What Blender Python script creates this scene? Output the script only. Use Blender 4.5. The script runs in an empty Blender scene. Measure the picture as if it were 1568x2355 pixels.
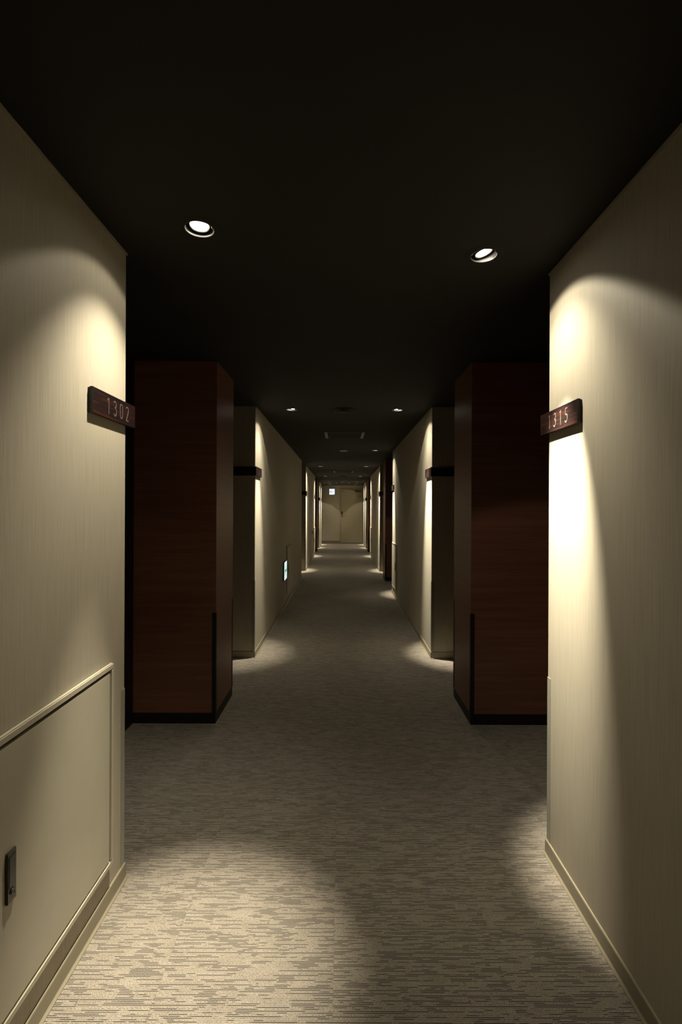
import bpy, bmesh, math, random
from mathutils import Vector, Matrix
random.seed(7)
S = bpy.context.scene
COL = S.collection

# ------------------------------------------------------------------ camera
EYE, CEIL = 1.37, 2.307
cam_d = bpy.data.cameras.new('camera')
cam_d.sensor_fit = 'HORIZONTAL'; cam_d.sensor_width = 24.0; cam_d.lens = 17.0
cam_d.shift_x = -3.0 / 1568; cam_d.shift_y = -7.5 / 1568
cam_d.clip_start = 0.02; cam_d.clip_end = 100
cam = bpy.data.objects.new('camera', cam_d); COL.objects.link(cam)
cam.matrix_world = Matrix.Translation((0, 0, EYE)) @ Matrix.Rotation(math.pi/2, 4, 'X') @ Matrix.Rotation(0.0045, 4, 'Z')
S.camera = cam

# ------------------------------------------------------------------ world, exposure
w = bpy.data.worlds.new('world'); S.world = w; w.use_nodes = True
w.node_tree.nodes['Background'].inputs[0].default_value = (0.9, 0.8, 0.7, 1)
w.node_tree.nodes['Background'].inputs[1].default_value = 0.001
S.view_settings.view_transform = 'Standard'
S.view_settings.look = 'None'
S.view_settings.exposure = 0.0
S.view_settings.gamma = 1.0
S.view_settings.use_curve_mapping = False
try:
    S.cycles.max_bounces = 10; S.cycles.diffuse_bounces = 3
    S.cycles.sample_clamp_indirect = 4.0
except Exception:
    pass
LAMP_COLOR = (1.0, 0.915, 0.74)

# downlights: side (-1 left, 1 right), distance, watts of (wide spill, middle cone, beam), beam (tilt to wall, fore-aft lean, size), label
LAMPS = [
    (-1, 1.62, (3.0, 62, 480), (0.0, -4.5, 30), 'left ceiling spotlight nearest the camera, in front of sign 1302'),
    (1, 1.78, (10, 35, 680), (17.2, 0, 28.5), 'right ceiling spotlight nearest the camera, in front of sign 1315'),
    (-1, 4.57, (9, 32, 270), (14.0, 0, 33), 'left ceiling spotlight just past the first left wooden column'),
    (1, 4.57, (10, 24, 600), (16.0, 0, 30), 'right ceiling spotlight just past the first right wooden column'),
    (1, 7.73, (8, 20, 600), (16.2, 0, 30), 'lone right ceiling spotlight beside the round smoke detector'),
    (-1, 10.70, (13, 40, 720), (16.2, 0, 31), 'left ceiling spotlight at the near end of the left wall past the exit lamp'),
    (1, 10.68, (13, 40, 700), (16.2, 0, 31), 'right ceiling spotlight just past the second right wooden column'),
    (-1, 13.93, (13, 40, 700), (16.2, 0, 31), 'left ceiling spotlight between the second hatch and the far left column'),
    (1, 13.93, (13, 40, 700), (16.2, 0, 31), 'right ceiling spotlight between the second hatch and the far right column'),
    (-1, 16.90, (13, 40, 700), (16.2, 0, 31), 'left ceiling spotlight just past the far left wooden column'),
    (1, 16.90, (13, 40, 700), (16.2, 0, 31), 'right ceiling spotlight just past the far right wooden column'),
    (-1, 18.38, (14, 56, 720), (16.2, 0, 31), 'left ceiling spotlight nearest the cream end wall'),
    (1, 18.38, (14, 56, 720), (16.2, 0, 31), 'right ceiling spotlight nearest the end door'),
]
LAMP_X = {-1: -0.483, 1: 0.517}

# ------------------------------------------------------------------ helpers
def tag(o, label=None, cat=None, group=None, kind=None):
    if label: o['label'] = label
    if cat: o['category'] = cat
    if group: o['group'] = group
    if kind: o['kind'] = kind
    return o

def empty(name, loc, label, cat, group=None, kind=None):
    o = bpy.data.objects.new(name, None); COL.objects.link(o)
    o.location = loc; o.empty_display_size = 0.05
    return tag(o, label, cat, group, kind)

def obj(name, bm, mat, parent=None, smooth=False, loc=None):
    """link bmesh (in world coordinates) as one mesh object; parented objects are shifted into the parent's frame"""
    me = bpy.data.meshes.new(name)
    bmesh.ops.recalc_face_normals(bm, faces=bm.faces)
    origin = Vector((0, 0, 0))
    if loc is not None: origin = Vector(loc)
    elif parent is not None:
        p = parent; origin = Vector((0, 0, 0))
        while p is not None: origin += Vector(p.location); p = p.parent
    if origin.length: bmesh.ops.translate(bm, verts=bm.verts, vec=-origin)
    bm.to_mesh(me); bm.free()
    if smooth:
        for p in me.polygons: p.use_smooth = True
        try: me.set_sharp_from_angle(angle=math.radians(35))
        except Exception: pass
    me.materials.append(mat)
    o = bpy.data.objects.new(name, me); COL.objects.link(o)
    if loc is not None: o.location = loc
    if parent is not None: o.parent = parent
    return o

def bx(bm, x0, x1, y0, y1, z0, z1, bev=0.0, seg=1):
    x0, x1 = sorted((x0, x1)); y0, y1 = sorted((y0, y1)); z0, z1 = sorted((z0, z1))
    r = bmesh.ops.create_cube(bm, size=1.0)
    vs = r['verts']
    for v in vs:
        v.co = Vector(((x0+x1)/2 + v.co.x*(x1-x0), (y0+y1)/2 + v.co.y*(y1-y0), (z0+z1)/2 + v.co.z*(z1-z0)))
    if bev > 0:
        es = list({e for v in vs for e in v.link_edges})
        bmesh.ops.bevel(bm, geom=es, offset=bev, segments=seg, affect='EDGES')
    return bm

def box(*a, **k):
    return bx(bmesh.new(), *a, **k)

def lathe(bm, prof, c, n=32, M=None):
    """revolve (radius, z) profile about Z through c"""
    rings = []
    for r, z in prof:
        ring = []
        if r < 1e-6:
            ring = [bm.verts.new((0, 0, z))]
        else:
            for i in range(n):
                a = 2*math.pi*i/n
                ring.append(bm.verts.new((r*math.cos(a), r*math.sin(a), z)))
        rings.append(ring)
    for a, b in zip(rings, rings[1:]):
        for i in range(n):
            j = (i+1) % n
            if len(a) == 1 and len(b) == 1: continue
            if len(a) == 1: bm.faces.new((a[0], b[i], b[j]))
            elif len(b) == 1: bm.faces.new((a[i], a[j], b[0]))
            else: bm.faces.new((a[i], a[j], b[j], b[i]))
    vs = [v for r in rings for v in r]
    T = Matrix.Translation(c) @ (M or Matrix.Identity(4))
    bmesh.ops.transform(bm, matrix=T, verts=vs)
    return bm

def ribbon(bm, pts, wdt, f, depth, closed=False):
    """flat stroke of width wdt along 2-D pts; f(u,v,d)->Vector places it in space"""
    n = len(pts); L = []; R = []
    for i, p in enumerate(pts):
        if closed: a, b = pts[(i-1) % n], pts[(i+1) % n]
        else: a, b = pts[max(i-1, 0)], pts[min(i+1, n-1)]
        d = Vector((b[0]-a[0], b[1]-a[1])); d.normalize()
        # mitre
        k = 1.0
        if (closed or 0 < i < n-1):
            d1 = Vector((p[0]-a[0], p[1]-a[1])).normalized()
            k = 1.0/max(0.5, abs(d.dot(d1)))
        nrm = Vector((-d.y, d.x))*wdt/2*k
        L.append((p[0]+nrm.x, p[1]+nrm.y)); R.append((p[0]-nrm.x, p[1]-nrm.y))
    lt = [bm.verts.new(f(*q, depth)) for q in L]; rt = [bm.verts.new(f(*q, depth)) for q in R]
    lb = [bm.verts.new(f(*q, 0)) for q in L]; rb = [bm.verts.new(f(*q, 0)) for q in R]
    m = n if closed else n-1
    for i in range(m):
        j = (i+1) % n
        bm.faces.new((lt[i], lt[j], rt[j], rt[i]))
        bm.faces.new((lb[i], rb[i], rb[j], lb[j]))
        bm.faces.new((lt[i], lb[i], lb[j], lt[j]))
        bm.faces.new((rt[i], rt[j], rb[j], rb[i]))
    if not closed:
        bm.faces.new((lt[0], rt[0], rb[0], lb[0])); bm.faces.new((lt[-1], lb[-1], rb[-1], rt[-1]))
    return bm

# ------------------------------------------------------------------ materials
def mat(name, color, rough=0.6, metal=0.0, spec=0.5):
    m = bpy.data.materials.new(name); m.use_nodes = True
    b = m.node_tree.nodes['Principled BSDF']
    b.inputs['Base Color'].default_value = (*color, 1)
    b.inputs['Roughness'].default_value = rough
    b.inputs['Metallic'].default_value = metal
    b.inputs['Specular IOR Level'].default_value = spec
    return m

class NT:
    def __init__(s, m): s.m = m; s.t = m.node_tree; s.b = s.t.nodes['Principled BSDF']
    def n(s, kind, **k):
        nd = s.t.nodes.new(kind)
        for a, v in k.items(): setattr(nd, a, v)
        return nd
    def l(s, a, b): s.t.links.new(a, b)
    def math(s, op, a, b=None, c=None, clamp=False):
        nd = s.n('ShaderNodeMath', operation=op); nd.use_clamp = clamp
        for i, v in enumerate((a, b, c)):
            if v is None: continue
            if isinstance(v, (int, float)): nd.inputs[i].default_value = v
            else: s.l(v, nd.inputs[i])
        return nd.outputs[0]
    def coord(s, which='Object', scale=(1, 1, 1)):
        tc = s.n('ShaderNodeTexCoord'); mp = s.n('ShaderNodeMapping')
        mp.inputs['Scale'].default_value = scale
        s.l(tc.outputs[which], mp.inputs[0]); return mp.outputs[0]
    def noise(s, vec, scale=1, detail=3, rough=0.5):
        nd = s.n('ShaderNodeTexNoise'); nd.inputs['Scale'].default_value = scale
        nd.inputs['Detail'].default_value = detail; nd.inputs['Roughness'].default_value = rough
        s.l(vec, nd.inputs['Vector']); return nd.outputs[0]
    def ramp(s, fac, stops):
        nd = s.n('ShaderNodeValToRGB'); e = nd.color_ramp.elements
        while len(e) < len(stops): e.new(0.5)
        for el, (p, c) in zip(e, stops): el.position = p; el.color = (*c, 1)
        s.l(fac, nd.inputs[0]); return nd.outputs[0]
    def mixc(s, fac, a, b):
        nd = s.n('ShaderNodeMix', data_type='RGBA')
        if isinstance(fac, (int, float)): nd.inputs[0].default_value = fac
        else: s.l(fac, nd.inputs[0])
        for i, v in ((6, a), (7, b)):
            if isinstance(v, tuple): nd.inputs[i].default_value = (*v, 1)
            else: s.l(v, nd.inputs[i])
        return nd.outputs[2]
    def bump(s, h, strength, dist):
        nd = s.n('ShaderNodeBump'); nd.inputs['Strength'].default_value = strength
        nd.inputs['Distance'].default_value = dist; s.l(h, nd.inputs['Height'])
        s.l(nd.outputs[0], s.b.inputs['Normal'])

def wallpaper():
    m = mat('wallpaper', (0.6, 0.55, 0.42), 0.62, 0, 0.35); t = NT(m)
    st = t.noise(t.coord(scale=(260, 260, 5)), 1, 3, 0.6)
    fine = t.noise(t.coord(scale=(700, 700, 420)), 1, 2, 0.6)
    big = t.noise(t.coord(scale=(2.5, 2.5, 0.8)), 1, 2, 0.5)
    f = t.math('MULTIPLY_ADD', st, 0.55, t.math('MULTIPLY', fine, 0.3))
    f = t.math('MULTIPLY_ADD', big, 0.15, f)
    c = t.ramp(f, [(0.34, (0.346, 0.307, 0.228)), (0.66, (0.445, 0.400, 0.308))])
    t.l(c, t.b.inputs['Base Color'])
    t.bump(t.math('ADD', t.math('MULTIPLY', st, 0.6), fine), 0.2, 0.0009)
    return m

def paint(name, c, rough=0.45):
    m = mat(name, c, rough, 0, 0.4); t = NT(m)
    n = t.noise(t.coord(scale=(140, 140, 140)), 1, 3, 0.6)
    b = t.noise(t.coord(scale=(5, 5, 5)), 1, 3, 0.6)
    col = t.ramp(b, [(0.3, tuple(x*0.94 for x in c)), (0.7, tuple(min(1, x*1.04) for x in c))])
    t.l(col, t.b.inputs['Base Color']); t.bump(n, 0.1, 0.0008)
    return m

def wood(name, c0, c1, c2, rough, scale, axis='H', bumpd=0.0004):
    m = mat(name, c1, rough, 0, 0.5); t = NT(m)
    a = t.noise(t.coord(scale=(1.6*scale, 1.6*scale, 42*scale)), 1, 5, 0.62)
    b = t.noise(t.coord(scale=(7*scale, 7*scale, 420*scale)), 1, 3, 0.6)
    d = t.noise(t.coord(scale=(0.8*scale, 0.8*scale, 6*scale)), 1, 2, 0.5)
    f = t.math('MULTIPLY_ADD', a, 0.5, t.math('MULTIPLY', b, 0.28))
    f = t.math('MULTIPLY_ADD', d, 0.22, f)
    t.l(t.ramp(f, [(0.36, c0), (0.5, c1), (0.64, c2)]), t.b.inputs['Base Color'])
    t.bump(b, 0.15, bumpd)
    return m

def carpet():
    m = mat('carpet_pile', (0.4, 0.36, 0.27), 0.95, 0, 0.1); t = NT(m)
    tc = t.n('ShaderNodeTexCoord'); oi = t.n('ShaderNodeObjectInfo')
    sep = t.n('ShaderNodeSeparateXYZ'); t.l(tc.outputs['Object'], sep.inputs[0])
    x, y = sep.outputs[0], sep.outputs[1]
    rnd = oi.outputs['Random']
    ry = t.math('MULTIPLY', y, 1/0.0048)
    row = t.math('FLOOR', ry)
    wob = t.n('ShaderNodeCombineXYZ'); t.l(t.math('MULTIPLY', x, 240), wob.inputs[0]); t.l(row, wob.inputs[1])
    wn = t.noise(wob.outputs[0], 1, 2, 0.6)
    fr = t.math('MULTIPLY_ADD', t.math('SUBTRACT', wn, 0.5), 0.75, t.math('FRACT', ry))
    # dashes: segments along each row; every third row carries most of them
    cv = t.n('ShaderNodeCombineXYZ')
    rr = t.math('MULTIPLY_ADD', rnd, 977.0, t.math('MULTIPLY', row, 1.7))
    t.l(t.math('MULTIPLY', x, 15.0), cv.inputs[0]); t.l(rr, cv.inputs[1])
    nrow = t.noise(cv.outputs[0], 1, 1, 0.4)
    third = t.math('LESS_THAN', t.math('FLOORED_MODULO', row, 3), 0.5)
    cb = t.n('ShaderNodeCombineXYZ')
    t.l(t.math('FLOOR', t.math('MULTIPLY_ADD', x, 11.0, t.math('MULTIPLY', t.math('FLOOR', t.math('MULTIPLY', row, 0.2501)), 0.37))), cb.inputs[0])
    t.l(t.math('FLOOR', t.math('MULTIPLY', row, 0.2501)), cb.inputs[1]); t.l(rnd, cb.inputs[2])
    w1 = t.n('ShaderNodeTexWhiteNoise', noise_dimensions='3D'); t.l(cb.outputs[0], w1.inputs[0])
    thr = t.math('MULTIPLY_ADD', w1.outputs[0], 0.15, nrow)
    thr = t.math('MULTIPLY_ADD', third, 0.115, thr)
    dash = t.math('MULTIPLY', t.math('SUBTRACT', thr, 0.628), 40, clamp=True)
    groove = t.math('SUBTRACT', 1.0, t.math('MULTIPLY', t.math('ABSOLUTE', t.math('SUBTRACT', fr, 0.5)), 2.9), clamp=True)
    line = t.math('MULTIPLY', dash, t.math('MULTIPLY', groove, 1.5, clamp=True))
    # loops: small dark gaps between the tufts of every row
    lp = t.noise(t.coord(scale=(330, 260, 1)), 1, 2, 0.75)
    gap = t.math('MULTIPLY', t.math('SUBTRACT', lp, 0.45), 9, clamp=True)
    gap = t.math('MULTIPLY', gap, t.math('MULTIPLY', groove, 1.25, clamp=True))
    tone = t.noise(t.coord(scale=(9, 30, 1)), 1, 2, 0.5)
    base = t.ramp(tone, [(0.3, (0.245, 0.214, 0.167)), (0.7, (0.302, 0.266, 0.210))])
    c = t.mixc(gap, base, (0.062, 0.050, 0.038))
    c = t.mixc(line, c, (0.034, 0.029, 0.027))
    t.l(c, t.b.inputs['Base Color'])
    h = t.math('SUBTRACT', t.math('MULTIPLY', lp, 0.5), t.math('MULTIPLY', groove, 0.6))
    t.bump(h, 0.55, 0.0022)
    t.b.inputs['Sheen Weight'].default_value = 0.1
    return m

def emis(name, color, strength):
    m = mat(name, color, 0.5); b = m.node_tree.nodes['Principled BSDF']
    b.inputs['Emission Color'].default_value = (*color, 1); b.inputs['Emission Strength'].default_value = strength
    t = NT(m); n = t.noise(t.coord(scale=(30, 30, 30)), 1, 1, 0.5)
    t.l(t.math('MULTIPLY_ADD', n, strength*0.06, strength*0.97), t.b.inputs['Emission Strength'])
    return m

M_WALL = wallpaper()
M_BASE = paint('vinyl_skirting', (0.268, 0.234, 0.160), 0.38)
M_PANEL = paint('panel_paint', (0.415, 0.378, 0.283), 0.42)
M_GUARD = paint('clear_guard', (0.306, 0.297, 0.242), 0.25)
M_CEIL = paint('black_ceiling', (0.013, 0.012, 0.010), 0.8)
M_BLACK = paint('black_laminate', (0.006, 0.0055, 0.005), 0.5)
M_DOORD = wood('dark_door_veneer', (0.010, 0.006, 0.005), (0.014, 0.008, 0.006), (0.02, 0.011, 0.008), 0.5, 1)
M_WOOD = wood('red_brown_veneer', (0.125, 0.047, 0.026), (0.17, 0.069, 0.039), (0.215, 0.096, 0.056), 0.38, 1)
M_SIGN = wood('rosewood', (0.003, 0.0012, 0.0012), (0.010, 0.003, 0.0025), (0.042, 0.010, 0.0045), 0.5, 2.2)
for _e, _p in zip([n for n in M_SIGN.node_tree.nodes if n.bl_idname == 'ShaderNodeValToRGB'][0].color_ramp.elements, (0.42, 0.50, 0.60)): _e.position = _p
M_SIGN.node_tree.nodes['Principled BSDF'].inputs['Specular IOR Level'].default_value = 0.25
M_SIGNEDGE = paint('sign_edge', (0.02, 0.014, 0.012), 0.5)
M_DIGIT = mat('brushed_digits', (0.080, 0.067, 0.050), 0.5, 0.0)
M_METAL = mat('brushed_metal', (0.11, 0.105, 0.098), 0.38, 0.8)
M_BRONZE = mat('dark_bronze', (0.055, 0.042, 0.028), 0.4, 0.6)
M_TRIM = mat('lamp_ring', (0.55, 0.52, 0.46), 0.3, 0.9)
M_CONE = mat('lamp_cone', (0.03, 0.027, 0.022), 0.3, 0.3)
M_LENS = emis('lamp_lens', (1.0, 0.93, 0.80), 30.0)
M_CLIP = mat('gold_clip', (0.75, 0.5, 0.28), 0.4, 0.4)
M_BEIGE = paint('beige_plastic', (0.46, 0.41, 0.31), 0.5)
M_ALU = mat('hatch_rail', (0.42, 0.36, 0.27), 0.45, 0.3)
M_DGREY = mat('hatch_edge', (0.10, 0.09, 0.08), 0.5, 0.3)
M_EXITW = emis('exit_white', (0.80, 1.0, 0.95), 0.95)
M_EXITG = emis('exit_green', (0.10, 0.50, 0.40), 0.55)
M_EXITD = mat('exit_housing', (0.03, 0.045, 0.035), 0.5)
M_GUIDE = emis('guide_white', (0.80, 0.88, 1.0), 0.95)
M_INK = mat('sign_ink', (0.02, 0.03, 0.06), 0.6)
M_INKL = mat('sign_ink_pale', (0.25, 0.32, 0.42), 0.6)
M_CARPET = carpet()
M_DOOR = paint('cream_door_paint', (0.340, 0.297, 0.204), 0.45)
M_FRAME = paint('door_frame_paint', (0.297, 0.255, 0.178), 0.45)

# ------------------------------------------------------------------ layout numbers
WL, WR = -0.80, 0.82            # corridor faces of the wall blocks
BL, BR = -1.355, 1.375          # back of the alcoves
Y0, YE = -3.0, 19.3
ends = {-1: [(Y0, 1.78), (4.43, 9.5), (10.6, 14.1), (16.75, 18.55)],
        1: [(Y0, 1.92), (4.43, 7.9), (10.57, 14.1), (16.75, 18.55)]}
columns = {-1: [(3.07, 3.54), (15.39, 15.86)], 1: [(3.07, 3.54), (9.2, 9.67), (15.39, 15.86)]}
side = {-1: 'left', 1: 'right'}
order = ['nearest the camera', 'second from the camera', 'third from the camera', 'fourth from the camera, by the end wall']

# ------------------------------------------------------------------ floor: slab and carpet tiles
fl = obj('floor', box(-1.7, 1.7, Y0-0.1, YE+0.1, -0.12, -0.006), paint('screed', (0.2, 0.19, 0.17), 0.9))
tag(fl, 'corridor floor laid with ribbed beige carpet tiles', 'floor', kind='structure')
tb = bmesh.new(); T = 0.5
bx(tb, -T/2+0.00008, T/2-0.00008, -T/2+0.00008, T/2-0.00008, -0.006, 0.0)
top = [e for e in tb.edges if all(abs(v.co.z) < 1e-6 for v in e.verts)]
bmesh.ops.bevel(tb, geom=top, offset=0.0004, segments=1, affect='EDGES')
tile0 = obj('carpet_tile', tb, M_CARPET, fl)
XS = -0.02
cells = []
for j in range(int((YE-Y0)/T)+1):
    for i in range(-3, 3):
        cx = XS + (i+0.5)*T; cy = Y0 + 0.15 + (j+0.5)*T
        if cy + T/2 > YE + 0.1: continue
        s = -1 if cx < 0 else 1
        inner = cx + T/2 if s < 0 else cx - T/2
        if (s < 0 and inner <= WL-0.01) or (s > 0 and inner >= WR+0.01):
            if any(a <= cy-T/2 and cy+T/2 <= b for a, b in ends[s]): continue
        cells.append((cx, cy))
for k, (cx, cy) in enumerate(cells):
    o = tile0 if k == 0 else tile0.copy()
    if k: COL.objects.link(o)
    o.location = (cx, cy, 0)

# ------------------------------------------------------------------ ceiling with lamp openings
HS = 0.047
xs = sorted({-1.7, 1.7, *[LAMP_X[s]+d for s in (-1, 1) for d in (-HS, HS)]})
ys = sorted({Y0-0.1, YE+0.1, *[L[1]+d for L in LAMPS for d in (-HS, HS)]})
bm = bmesh.new(); V = {}
def vv(x, y):
    if (x, y) not in V: V[(x, y)] = bm.verts.new((x, y, CEIL))
    return V[(x, y)]
for a, b in zip(xs, xs[1:]):
    for c, d in zip(ys, ys[1:]):
        mx, my = (a+b)/2, (c+d)/2
        if any(abs(mx-LAMP_X[L[0]]) < HS and abs(my-L[1]) < HS for L in LAMPS): continue
        bm.faces.new((vv(a, c), vv(b, c), vv(b, d), vv(a, d)))
r = bmesh.ops.extrude_face_region(bm, geom=list(bm.faces))
bmesh.ops.translate(bm, verts=[g for g in r['geom'] if isinstance(g, bmesh.types.BMVert)], vec=(0, 0, 0.012))
tag(obj('ceiling', bm, M_CEIL), 'flat matt black corridor ceiling', 'ceiling', kind='structure')

# ------------------------------------------------------------------ wall blocks, skirting, corner guards
PROF = [(0, 0), (0.0125, 0), (0.0125, 0.0025), (0.0085, 0.007), (0.0065, 0.010), (0.0060, 0.057), (0.0045, 0.0605), (0, 0.0605)]
def skirting(bm, path, prof=PROF):
    """path: 2-D points with wall on the right-hand side; profile pushed to the left"""
    n = len(path); rings = []
    for i, p in enumerate(path):
        ds = []
        if i > 0: ds.append((Vector(path[i])-Vector(path[i-1])).normalized())
        if i < n-1: ds.append((Vector(path[i+1])-Vector(path[i])).normalized())
        ns = [Vector((-d.y, d.x)) for d in ds]
        m = sum(ns, Vector((0, 0)))
        m = m / (m.dot(ns[0])) if len(ns) > 1 else ns[0]
        rings.append([bm.verts.new((p[0]+m.x*a, p[1]+m.y*a, z)) for a, z in prof])
    for a, b in zip(rings, rings[1:]):
        for i in range(len(prof)):
            j = (i+1) % len(prof); bm.faces.new((a[i], a[j], b[j], b[i]))
    bm.faces.new(rings[0]); bm.faces.new(rings[-1])
    return bm

def guard(name, bm, cx, cy, sx, sy, leg, th, z0, z1, m, parent):
    """L-shaped guard on the corner (cx,cy); the block lies towards (sx,sy)"""
    bx(bm, cx-sx*th, cx+sx*leg, cy-sy*th, cy, z0, z1)
    bx(bm, cx-sx*th, cx, cy, cy+sy*leg, z0, z1)
    return obj(name, bm, m, parent)

for s in (-1, 1):
    W = WL if s < 0 else WR; B = BL if s < 0 else BR
    # outer wall behind the alcoves
    o = obj('wall_%s_back' % side[s], box(B, B+s*0.12, Y0, YE, -0.006, CEIL), M_WALL)
    tag(o, 'cream wall at the back of the %s-hand door alcoves' % side[s], 'wall', kind='structure')
    for k, (a, b) in enumerate(ends[s]):
        bm = box(W, B, a, b, 0.0, CEIL)
        vert = [e for e in bm.edges if abs(e.verts[0].co.z-e.verts[1].co.z) > 1 and abs(e.verts[0].co.x-W) < 1e-4]
        bmesh.ops.bevel(bm, geom=vert, offset=0.0025, segments=2, affect='EDGES')
        wo = obj('wall_%s' % side[s], bm, M_WALL)
        tag(wo, 'cream wallpapered %s-hand wall block, %s' % (side[s], order[k]), 'wall', kind='structure')
        # skirting wraps the block
        pts = [(B, a), (W, a), (W, b), (B, b)] if k else [(W, a), (W, b), (B, b)]
        if s > 0: pts = pts[::-1]
        bm = bmesh.new(); skirting(bm, pts)
        # verify side; the profile must move toward x = 0 on the corridor face
        xs_ = [v.co.x for v in bm.verts]
        out = min(abs(v) for v in xs_) < abs(W) - 1e-4
        if not out:
            bm.free(); bm = bmesh.new(); skirting(bm, pts[::-1])
        tag(obj('baseboard_%s' % side[s], bm, M_BASE), 'beige vinyl skirting round the %s-hand wall block, %s' % (side[s], order[k]), 'skirting', kind='structure')
        for cy, sy in ((a, 1), (b, -1)):
            if cy == Y0: continue
            guard('corner_guard', bmesh.new(), W, cy, s, sy, 0.027, 0.0014, 0.0607, 0.706, M_GUARD, wo)

# wall behind the camera and end wall
tag(obj('wall_back', box(BL, BR, Y0-0.1, Y0, 0, CEIL), M_WALL), 'cream wall behind the camera', 'wall', kind='structure')
we = obj('wall_end', box(BL, BR, YE, YE+0.1, 0, CEIL), M_WALL)
tag(we, 'cream wall closing the far end of the corridor', 'wall', kind='structure')
bm = bmesh.new(); bx(bm, BL, -0.09, YE-0.010, YE, 0, 0.095, bev=0.002)
tag(obj('baseboard_end', bm, paint('brown_skirting', (0.24, 0.185, 0.115), 0.5)), 'brown skirting along the end wall left of the door', 'skirting', kind='structure')
# thin shadow-gap bead along the ceiling of each wall block
tn = 1
for s in (-1, 1):
    W = WL if s < 0 else WR
    for k, (a, b) in enumerate(ends[s]):
        o = obj('trim_%d' % tn, box(W, W-s*0.006, a, b, CEIL-0.008, CEIL-0.0005, bev=0.001), M_FRAME); tn += 1
        tag(o, 'thin cornice bead on top of the %s-hand wall block, %s' % (side[s], order[k]), 'trim', kind='structure')

# ------------------------------------------------------------------ wooden columns
names = {(-1, 0): 'red-brown wooden column on the left, nearest the camera',
         (1, 0): 'red-brown wooden column on the right, nearest the camera',
         (-1, 1): 'narrow-looking wooden column far down on the left side',
         (1, 1): 'second wooden column on the right, past the long cream wall',
         (1, 2): 'farthest wooden column on the right, near the end door'}
for s in (-1, 1):
    W = WL if s < 0 else WR; B = BL if s < 0 else BR
    for k, (a, b) in enumerate(columns[s]):
        e = empty('wooden_column', (W, (a+b)/2, 0), names[(s, k)], 'column', 'wood-clad columns between the door alcoves')
        th = 0.012
        obj('plinth', box(W+s*0.001, B, a+0.001, b-0.001, 0, 0.068), M_BLACK, e)
        obj('core', box(W+s*th, B, a+th, b-th, 0.068, CEIL-0.002), M_BLACK, e)
        obj('front_panel', box(W, B, a, a+th, 0.068, CEIL-0.002, bev=0.0006), M_WOOD, e)
        obj('rear_panel', box(W, B, b-th, b, 0.068, CEIL-0.002, bev=0.0006), M_WOOD, e)
        obj('side_panel', box(W, W+s*th, a+th+0.0006, b-th-0.0006, 0.068, CEIL-0.002, bev=0.0006), M_WOOD, e)
        for cy, sy in ((a, 1), (b, -1)):
            guard('corner_guard', bmesh.new(), W, cy, s, sy, 0.024, 0.0015, 0.068, 0.706, M_BLACK, e)

# ------------------------------------------------------------------ room doors in the alcoves
dn = 1
def alcoves(s):
    E = ends[s]; out = []
    for k in range(len(E)):
        a = E[k][1]; b = E[k+1][0] if k+1 < len(E) else YE
        cols = [c for c in columns[s] if a < c[0] < b]
        if cols: out += [(a, cols[0][0]), (cols[0][1], b)]
        else: out.append((a, b))
    return out
for s in (-1, 1):
    B = BL if s < 0 else BR
    for k, (a, b) in enumerate(alcoves(s)):
        wd = min(0.86, b-a-0.16); c = (a+b)/2; d0, d1 = c-wd/2, c+wd/2
        e = empty('door_%d' % dn, (B, c, 0), 'dark room door set back in the %s-hand alcove, door number %d from the camera on that side' % (side[s], k+1), 'door', kind='structure'); dn += 1
        bm = bmesh.new(); f = B-s*0.03; zt = 2.03
        bx(bm, B, f, a, d0, 0, CEIL-0.002); bx(bm, B, f, d1, b, 0, CEIL-0.002); bx(bm, B, f, d0, d1, zt, CEIL-0.002)
        obj('door_frame', bm, M_BLACK, e)
        obj('door_leaf', box(B, B-s*0.015, d0+0.003, d1-0.003, 0.006, zt-0.003, bev=0.001), M_DOORD, e)
        hy = d0+0.07
        hb = bmesh.new(); bx(hb, B-s*0.015, B-s*0.02, hy-0.022, hy+0.022, 0.98, 1.14, bev=0.002)
        h = obj('lock_plate', hb, M_METAL, e)
        lv = bmesh.new(); bx(lv, B-s*0.02, B-s*0.058, hy-0.008, hy+0.008, 1.02, 1.036, bev=0.003); bx(lv, B-s*0.046, B-s*0.060, hy-0.008, hy+0.115, 1.02, 1.036, bev=0.004)
        lev = obj('lever', lv, M_METAL, e)

# ------------------------------------------------------------------ room number signs
def arc(cx, cy, rx, ry, a0, a1, n=12):
    return [(cx+rx*math.cos(math.radians(a0+(a1-a0)*i/n)), cy+ry*math.sin(math.radians(a0+(a1-a0)*i/n))) for i in range(n+1)]
DIG = {  # strokes in a 0.42 x 1 box
    '1': [([(0.09, 0.83), (0.25, 0.965)], False), ([(0.26, 1.0), (0.26, 0.0)], False)],
    '0': [(arc(0.21, 0.73, 0.165, 0.225, 0, 180) + arc(0.21, 0.27, 0.165, 0.225, 180, 360), True)],
    '3': [(arc(0.20, 0.755, 0.165, 0.20, 150, -80), False), ([(0.14, 0.548), (0.24, 0.548)], False),
          (arc(0.19, 0.29, 0.185, 0.255, 78, -148), False)],
    '2': [(arc(0.20, 0.745, 0.165, 0.21, 155, -20) + [(0.31, 0.56), (0.06, 0.04)], False), ([(0.02, 0.04), (0.39, 0.04)], False)],
    '5': [([(0.37, 0.96), (0.055, 0.96)], False), ([(0.092, 0.96), (0.080, 0.52)], False), (arc(0.185, 0.30, 0.18, 0.265, 118, -150), False)],
}
SZ0, SZ1 = 1.669, 1.752
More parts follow.
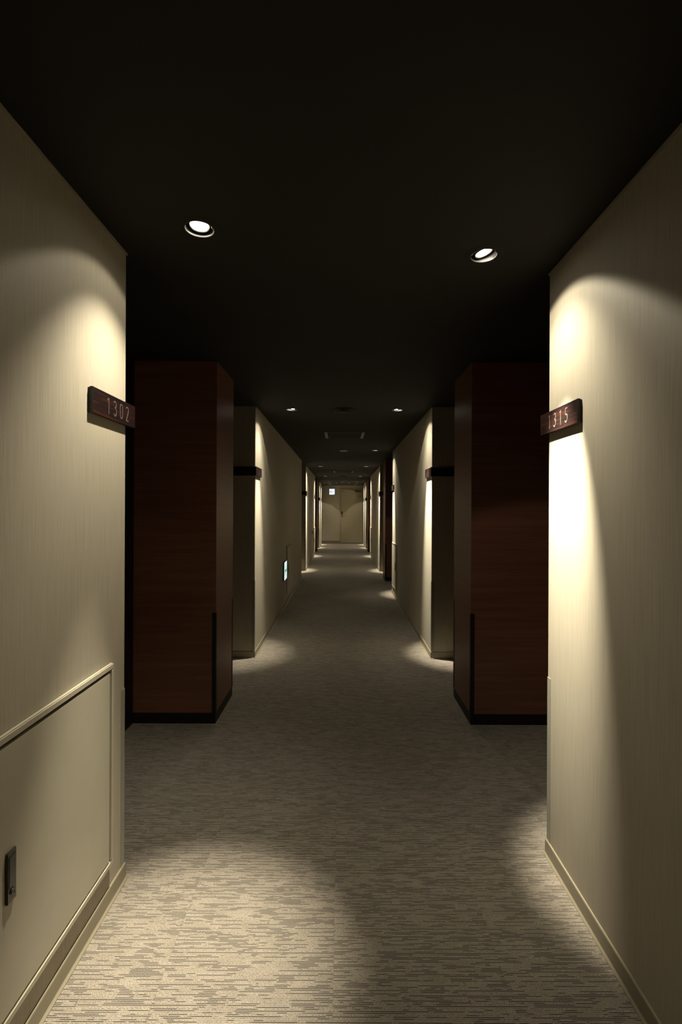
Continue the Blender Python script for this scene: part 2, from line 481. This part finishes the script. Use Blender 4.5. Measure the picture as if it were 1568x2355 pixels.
def room_sign(s, yc, kind, digits, label):
    """kind 'end': the block ends at yc (sign runs back toward the camera); 'start': block begins at yc"""
    W = WL if s < 0 else WR; B = BL if s < 0 else BR
    d = 1 if kind == 'end' else -1
    y_out = yc + d*0.045; y_in = yc - d*0.262
    e = empty('room_number_sign', (W, yc, SZ0), label, 'sign', 'wooden room number signs on the wall corners')
    c = -s                                                   # toward the corridor
    obj('plate', box(W+c*0.005, W+c*0.0158, y_out, y_in, SZ0, SZ1, bev=0.0012), M_SIGN, e)
    obj('backing', box(W+c*0.0003, W+c*0.005, yc+d*0.001, y_in-d*0.003, SZ0+0.003, SZ1-0.003), M_BLACK, e)
    obj('edge_cap', box(W+c*0.0050, W+c*0.0160, y_in, y_in-d*0.0015, SZ0, SZ1), M_SIGNEDGE, e)
    obj('return_bar', box(W+c*0.0045, B-s*0.031, y_out-d*0.0005, yc+d*0.002, SZ0+0.001, SZ1-0.001, bev=0.001), M_BLACK, e)
    if digits:
        H = 0.0545; mid = 1.687 if s < 0 else 1.808
        for i, ch in enumerate(digits):
            u0 = (i-1.5)*0.0475
            # reading direction: +Y on the left wall, -Y on the right wall
            rd = 1 if s < 0 else -1
            X = W+c*0.0158
            def f(u, v, dep, u0=u0, rd=rd, X=X):
                return Vector((X+c*(0.0001+dep), mid+rd*(u0+(u-0.21)*H), (SZ0+SZ1)/2+(v-0.5)*H))
            bm = bmesh.new()
            for q_, (st, cl) in enumerate(DIG[ch]):
                if cl: st = [p for q, p in enumerate(st) if q == 0 or (Vector(p)-Vector(st[q-1])).length > 1e-4]
                ribbon(bm, st, 0.078, f, 0.0006+q_*0.0002, closed=cl)
            dg = obj('digit', bm, M_DIGIT, e)
            dg['label'] = 'pale metal numeral %s' % ch
    return e

room_sign(-1, 1.78, 'end', '1302', 'dark wooden sign with pale numerals 1302 on the left wall corner')
room_sign(1, 1.92, 'end', '1315', 'reddish wooden sign with pale numerals 1315 on the right wall corner')
for s, y, k, lb in [
    (-1, 4.43, 'start', 'small wooden sign with black return bar, left corner past the first left column'),
    (1, 4.43, 'start', 'small wooden sign with black return bar, right corner past the first right column'),
    (1, 7.9, 'end', 'brown wooden sign on the right corner before the second right column'),
    (-1, 10.6, 'start', 'small sign with black return bar on the left corner past the exit lamp'),
    (1, 10.57, 'start', 'small sign with black return bar on the right corner past the second right column'),
    (-1, 14.1, 'end', 'tiny brown sign on the left corner before the far left column'),
    (1, 14.1, 'end', 'tiny brown sign on the right corner before the far right column'),
    (-1, 16.75, 'start', 'tiny black-barred sign on the left corner past the far left column'),
    (1, 16.75, 'start', 'tiny black-barred sign on the right corner past the far right column'),
    (-1, 18.55, 'end', 'tiny brown sign on the left, closest to the end wall'),
    (1, 18.55, 'end', 'tiny brown sign on the right, closest to the end door')]:
    room_sign(s, y, k, None, lb)

# ------------------------------------------------------------------ access panels low on the walls
def access_panel(s, y0, y1, latch_y, label):
    W = WL if s < 0 else WR; c = -s
    z0, z1 = 0.140, 0.835; fw = 0.020
    e = empty('access_panel', (W, (y0+y1)/2, z0), label, 'access panel', 'cream service access panels low on the walls')
    for nm, (a, b, p, q) in (('frame_rail', (y0, y1, z1-fw, z1)), ('frame_rail', (y0, y1, z0, z0+fw)),
                             ('frame_stile', (y0, y0+fw, z0+fw, z1-fw)), ('frame_stile', (y1-fw, y1, z0+fw, z1-fw))):
        obj(nm, box(W+c*0.0002, W+c*0.014, a, b, p, q, bev=0.003, seg=2), M_PANEL, e)
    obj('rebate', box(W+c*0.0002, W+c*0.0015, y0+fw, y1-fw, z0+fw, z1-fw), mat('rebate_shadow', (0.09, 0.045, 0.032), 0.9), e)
    g = 0.0045
    d = obj('panel_door', box(W+c*0.0016, W+c*0.0118, y0+fw+g, y1-fw-g, z0+fw+g, z1-fw-g*1.9, bev=0.0012), M_PANEL, e)
    a, b, p, q = latch_y-0.0155, latch_y+0.0155, 0.432, 0.554
    la = obj('latch', box(W+c*0.0119, W+c*0.0182, a, b, p, q, bev=0.0015, seg=2), M_METAL, e)
    X = W+c*0.0182
    bm = bmesh.new(); bx(bm, X, X+c*0.0012, a+0.0045, b-0.0045, p+0.036, q-0.012, bev=0.0005)
    obj('flap', bm, mat('flap_metal', (0.09, 0.086, 0.082), 0.3, 0.85) if 'flap_metal' not in bpy.data.materials else bpy.data.materials['flap_metal'], la)
    bm = bmesh.new()
    R = Matrix.Rotation(c*math.pi/2, 4, 'Y')
    lathe(bm, [(0, 0), (0.0075, 0), (0.0085, 0.0015), (0.006, 0.004), (0, 0.004)], Vector((X, latch_y, p+0.025)), 16, R)
    obj('button', bm, M_METAL, la, smooth=True)
    bm = bmesh.new(); lathe(bm, [(0, 0), (0.0025, 0), (0.0025, 0.0004), (0, 0.0004)], Vector((X+c*0.0041, latch_y+0.002, p+0.022)), 12, R)
    obj('keyhole', bm, M_BLACK, la)
    return e
access_panel(-1, 1.037, 1.670, 1.150, 'large cream access panel with grey latch, bottom left near the camera')
access_panel(-1, 6.94, 7.57, 7.03, 'cream access panel just behind the green exit lamp on the left wall')
access_panel(-1, 13.43, 14.04, 13.52, 'cream access panel on the left wall before the far left column')
access_panel(1, 7.22, 7.83, 7.33, 'cream access panel at the far end of the long right wall')
access_panel(1, 13.42, 14.03, 13.51, 'cream access panel on the right wall before the far right column')

# small dark plate on the third left block
e = empty('wall_switch', (WL, 12.9, 0.70), 'small dark switch plate on the far left wall beside an access panel', 'switch')
obj('cover_plate', box(WL+0.0002, WL+0.012, 12.84, 12.95, 0.69, 0.80, bev=0.002), M_BRONZE, e)
obj('rocker', box(WL+0.012, WL+0.015, 12.87, 12.92, 0.71, 0.78, bev=0.001), M_BRONZE, e)

# ------------------------------------------------------------------ green exit lamp on the left wall
e = empty('exit_lamp', (WL, 6.65, 0.39), 'lit white exit lamp with green arrow low on the left wall', 'exit sign')
y0, y1, z0, z1 = 6.515, 6.795, 0.388, 0.645
bm = box(WL+0.0003, WL+0.022, y0, y1, z0, z1, bev=0.004, seg=2)
obj('housing', bm, M_EXITD, e)
fc = obj('light_panel', box(WL+0.022, WL+0.025, y0+0.007, y1-0.007, z0+0.007, z1-0.007, bev=0.001), M_EXITW, e)
cy, cz = 6.65, 0.516
def fe(u, v, dep): return Vector((WL+0.0251+dep, cy+u, cz+v))
bm = bmesh.new(); ribbon(bm, [(-0.085, 0), (0.105, 0)], 0.034, fe, 0.0006)
obj('arrow_shaft', bm, M_EXITG, fc)
bm = bmesh.new(); ribbon(bm, [(0.005, 0.075), (-0.092, 0.0), (0.005, -0.075)], 0.020, fe, 0.0009)
obj('arrow_head', bm, M_EXITG, fc)

# ------------------------------------------------------------------ lit guide sign on the end wall
e = empty('guide_sign', (-0.415, YE, 1.94), 'small lit square white sign high on the end wall', 'sign')
gx, gz = -0.415, 2.046
obj('housing', box(gx-0.120, gx+0.120, YE-0.03, YE-0.0003, gz-0.126, gz+0.134, bev=0.006, seg=2), M_EXITD, e)
fc = obj('light_panel', box(gx-0.108, gx+0.108, YE-0.033, YE-0.03, gz-0.115, gz+0.115, bev=0.001), M_GUIDE, e)
def fg(u, v, dep): return Vector((gx+u, YE-0.0331-dep, gz+v))
def glyph(name, u, strokes, wd, m):
    bm = bmesh.new()
    for st in strokes: ribbon(bm, [(u+a*0.030, -0.02+b*0.040) for a, b in st], wd, fg, 0.0005)
    obj(name, bm, m, fc)
glyph('lettering', -0.086, [[(0.1, 0), (0.1, 1)], [(0.1, 1), (0.9, 1)], [(0.1, 0.5), (0.8, 0.5)], [(0.1, 0), (0.9, 0)]], 0.011, M_INK)
glyph('lettering', -0.048, [[(0.1, 0), (0.1, 1)], [(0.9, 0), (0.9, 1)], [(0.1, 1), (0.9, 1)], [(0.1, 0.5), (0.9, 0.5)]], 0.010, M_INK)
glyph('lettering', 0.012, [[(0, 0), (0.9, 0)], [(0.9, 0), (0.9, 0.7)]], 0.006, M_INKL)
glyph('lettering', 0.056, [[(0.1, 0), (0.9, 0)], [(0.9, 0.3), (0.9, 1)]], 0.005, M_INKL)

# ------------------------------------------------------------------ end door
e = empty('door_%d' % dn, (0.36, YE, 0), 'cream metal door with closer and lever in the end wall', 'door', kind='structure')
dx0, dx1, dz = -0.045, 0.80, 2.135
bm = bmesh.new()
bx(bm, dx0-0.042, dx0, YE-0.035, YE-0.0003, 0, dz+0.035, bev=0.002)
bx(bm, dx0, 0.85, YE-0.035, YE-0.0003, dz, dz+0.035, bev=0.002)
bx(bm, 0.808, 0.85, YE-0.035, YE-0.0003, 0, dz, bev=0.002)
obj('door_frame', bm, M_FRAME, e)
lf = obj('door_leaf', box(dx0+0.004, 0.804, YE-0.014, YE-0.0003, 0.008, dz-0.004, bev=0.0015), M_DOOR, e)
y = YE-0.014
obj('threshold', box(dx0, 0.81, YE-0.03, YE-0.0003, 0.0005, 0.006), M_BRONZE, e)
obj('lock_plate', box(dx0+0.012, dx0+0.060, y-0.014, y, 1.130, 1.270, bev=0.004, seg=2), M_BRONZE, e)
bm = bmesh.new()
lathe(bm, [(0, 0), (0.022, 0), (0.022, 0.008), (0.010, 0.012), (0.010, 0.045), (0, 0.045)], Vector((dx0+0.036, y, 1.075)), 20, Matrix.Rotation(math.pi/2, 4, 'X'))
bx(bm, dx0+0.028, dx0+0.150, y-0.052, y-0.038, 1.067, 1.083, bev=0.004, seg=2)
obj('lever', bm, M_BRONZE, e)
bm = bmesh.new(); bx(bm, 0.50, 0.75, y-0.05, y, 2.035, 2.10, bev=0.006, seg=2)
cl = obj('door_closer', bm, M_BRONZE, e)
bm = bmesh.new(); bx(bm, 0.40, 0.64, y-0.062, y-0.050, 2.098, 2.112, bev=0.002); bx(bm, 0.39, 0.41, y-0.062, y-0.0, 2.098, 2.118, bev=0.002)
obj('closer_arm', bm, M_BRONZE, cl)
obj('door_stop', box(dx0+0.03, dx0+0.085, y-0.02, y, 2.07, 2.09, bev=0.003), M_BRONZE, e)

# ------------------------------------------------------------------ ceiling fittings
def detector(x, y, r, dome, label):
    e = empty('smoke_detector', (x, y, CEIL), label, 'smoke detector', 'smoke detectors on the ceiling')
    bm = bmesh.new(); lathe(bm, [(0, 0), (r, 0), (r, -0.006), (r*0.94, -0.010), (r*0.62, -0.010), (r*0.60, -0.0095), (0, -0.0095)], Vector((x, y, CEIL-0.0002)), 40)
    obj('base', bm, M_BEIGE, e, smooth=True)
    bm = bmesh.new(); d = dome
    lathe(bm, [(r*0.60, -0.0097), (r*0.58, -0.0097-d*0.7), (r*0.42, -0.0097-d), (0, -0.0097-d)], Vector((x, y, CEIL-0.0002)), 32)
    obj('sensor_cap', bm, M_BEIGE, e, smooth=True)
detector(0.015, 7.78, 0.066, 0.004, 'flat beige smoke detector disc between the first and second hatches')
detector(-0.0, 16.7, 0.070, 0.028, 'beige domed smoke detector near the end of the corridor')

def diffuser(x, y, label):
    e = empty('air_diffuser', (x, y, CEIL), label, 'air vent', 'round black ceiling air diffusers')
    for i, (r0, r1, z) in enumerate(((0.125, 0.104, 0.010), (0.096, 0.074, 0.015), (0.067, 0.046, 0.019))):
        bm = bmesh.new()
        lathe(bm, [(r0, -0.0002), (r0, -0.004), (r0-0.004, -z), (r1, -z+0.003), (r1, -0.0002)], Vector((x, y, CEIL)), 48)
        obj('ring', bm, M_BLACK, e, smooth=True)
    bm = bmesh.new(); lathe(bm, [(0, -0.0002), (0.040, -0.0002), (0.040, -0.016), (0.034, -0.022), (0, -0.022)], Vector((x, y, CEIL)), 32)
    obj('centre_disc', bm, M_BLACK, e, smooth=True)
diffuser(0.008, 4.59, 'round black air diffuser between the second pair of spotlights')
diffuser(0.018, 13.85, 'tiny round black air diffuser far down the ceiling')

def hatch(x0, x1, y0, y1, label):
    e = empty('ceiling_hatch', ((x0+x1)/2, (y0+y1)/2, CEIL), label, 'ceiling hatch', 'square ceiling access hatches')
    z = CEIL-0.0002; rw = 0.036
    for a, b in ((x0, x0+rw), (x1-rw, x1)):
        bm = bmesh.new()
        bx(bm, a, a+rw*0.46, y0, y1, z-0.004, z, bev=0.0008); bx(bm, a+rw*0.54, b, y0, y1, z-0.004, z, bev=0.0008)
        obj('side_rail', bm, M_ALU, e)
    for a, b in ((y0, y0+0.02), (y1-0.02, y1)):
        obj('end_rail', box(x0+rw, x1-rw, a, b, z-0.006, z, bev=0.0008), M_DGREY, e)
    obj('hatch_panel', box(x0+rw+0.002, x1-rw-0.002, y0+0.022, y1-0.022, z-0.002, z), M_CEIL, e)
hatch(-0.225, 0.272, 5.92, 6.42, 'metal-edged black ceiling hatch nearest the camera')
hatch(-0.225, 0.272, 11.98, 12.48, 'second metal-edged black ceiling hatch, between far spotlights')
hatch(-0.225, 0.272, 17.25, 17.75, 'farthest metal-edged black ceiling hatch, before the end wall')

# ------------------------------------------------------------------ downlights
def downlight(i, s, y, watts, aim, label):
    tilt, lean, bsize = aim
    x = LAMP_X[s]
    e = empty('ceiling_spotlight', (x, y, CEIL), label, 'spotlight', 'recessed ceiling spotlights')
    c = Vector((x, y, CEIL))
    bm = bmesh.new()   # black flange hides the opening's square corners
    lathe(bm, [(0.0475, 0.0), (0.0475, -0.0012), (0.070, -0.0012), (0.072, -0.0002), (0.0475, -0.0002)], c, 48)
    obj('flange', bm, M_CEIL, e, smooth=True)
    bm = bmesh.new()
    lathe(bm, [(0.0470, 0.010), (0.0490, -0.0013), (0.0485, -0.0030), (0.0470, -0.0030), (0.0455, 0.0), (0.0450, 0.010)], c, 48)
    obj('trim_ring', bm, M_TRIM, e, smooth=True)
    bm = bmesh.new()
    lathe(bm, [(0.0438, 0.0015), (0.0438, 0.030), (0.040, 0.050), (0, 0.052), (0, 0.056), (0.044, 0.055), (0.0448, 0.030), (0.0448, 0.0115), (0.0448, 0.0015), (0.0438, 0.0015)], c, 40)
    obj('can', bm, M_CONE, e, smooth=True)
    # tilted lamp body: looks down and toward its wall
    ax = Vector((s*math.sin(math.radians(tilt)), math.sin(math.radians(lean)), -1)).normalized()
    q = Vector((0, 0, -1)).rotation_difference(ax).to_matrix().to_4x4()
    lc = c + Vector((0, 0, 0.012))
    bm = bmesh.new()
    lathe(bm, [(0.0300, -0.002), (0.0325, -0.004), (0.0335, 0.0), (0.0310, 0.022), (0, 0.026)], lc, 40, q)
    lb = obj('lamp_body', bm, M_TRIM, e, smooth=True)
    bm = bmesh.new()
    lathe(bm, [(0.0298, -0.0015), (0.020, -0.0028), (0, -0.0034)], lc, 32, q)
    obj('lens', bm, M_LENS, lb, smooth=True)
    bm = bmesh.new()
    X = x - s*0.0445
    bx(bm, X, X+s*0.004, y-0.006, y+0.006, CEIL+0.001, CEIL+0.012, bev=0.001)
    obj('clip', bm, M_CLIP, e)
    # its light
    for nm, P, size, blend, a in (('wide', watts[0], 108, 0.14, ax_of(s, 16.6, 0)), ('middle', watts[1], 82, 1.0, ax_of(s, 24 if i else 15, 0)), ('beam', watts[2], bsize, 1.0, ax)):
        ld = bpy.data.lights.new('spotlight_'+nm, 'SPOT')
        ld.energy = P*1.18; ld.color = LAMP_COLOR; ld.spot_size = math.radians(size); ld.spot_blend = blend
        ld.shadow_soft_size = 0.018 if nm == 'wide' else 0.012
        lo = bpy.data.objects.new('lamp_light', ld); COL.objects.link(lo)
        lo.parent = e
        lo.location = Vector((s*0.006, 0, -0.020))
        lo.rotation_euler = Vector((0, 0, -1)).rotation_difference(a).to_euler()
def ax_of(s, t, l):
    return Vector((s*math.sin(math.radians(t)), math.sin(math.radians(l)), -math.cos(math.radians(t)))).normalized()
for i, L in enumerate(LAMPS): downlight(i, *L)
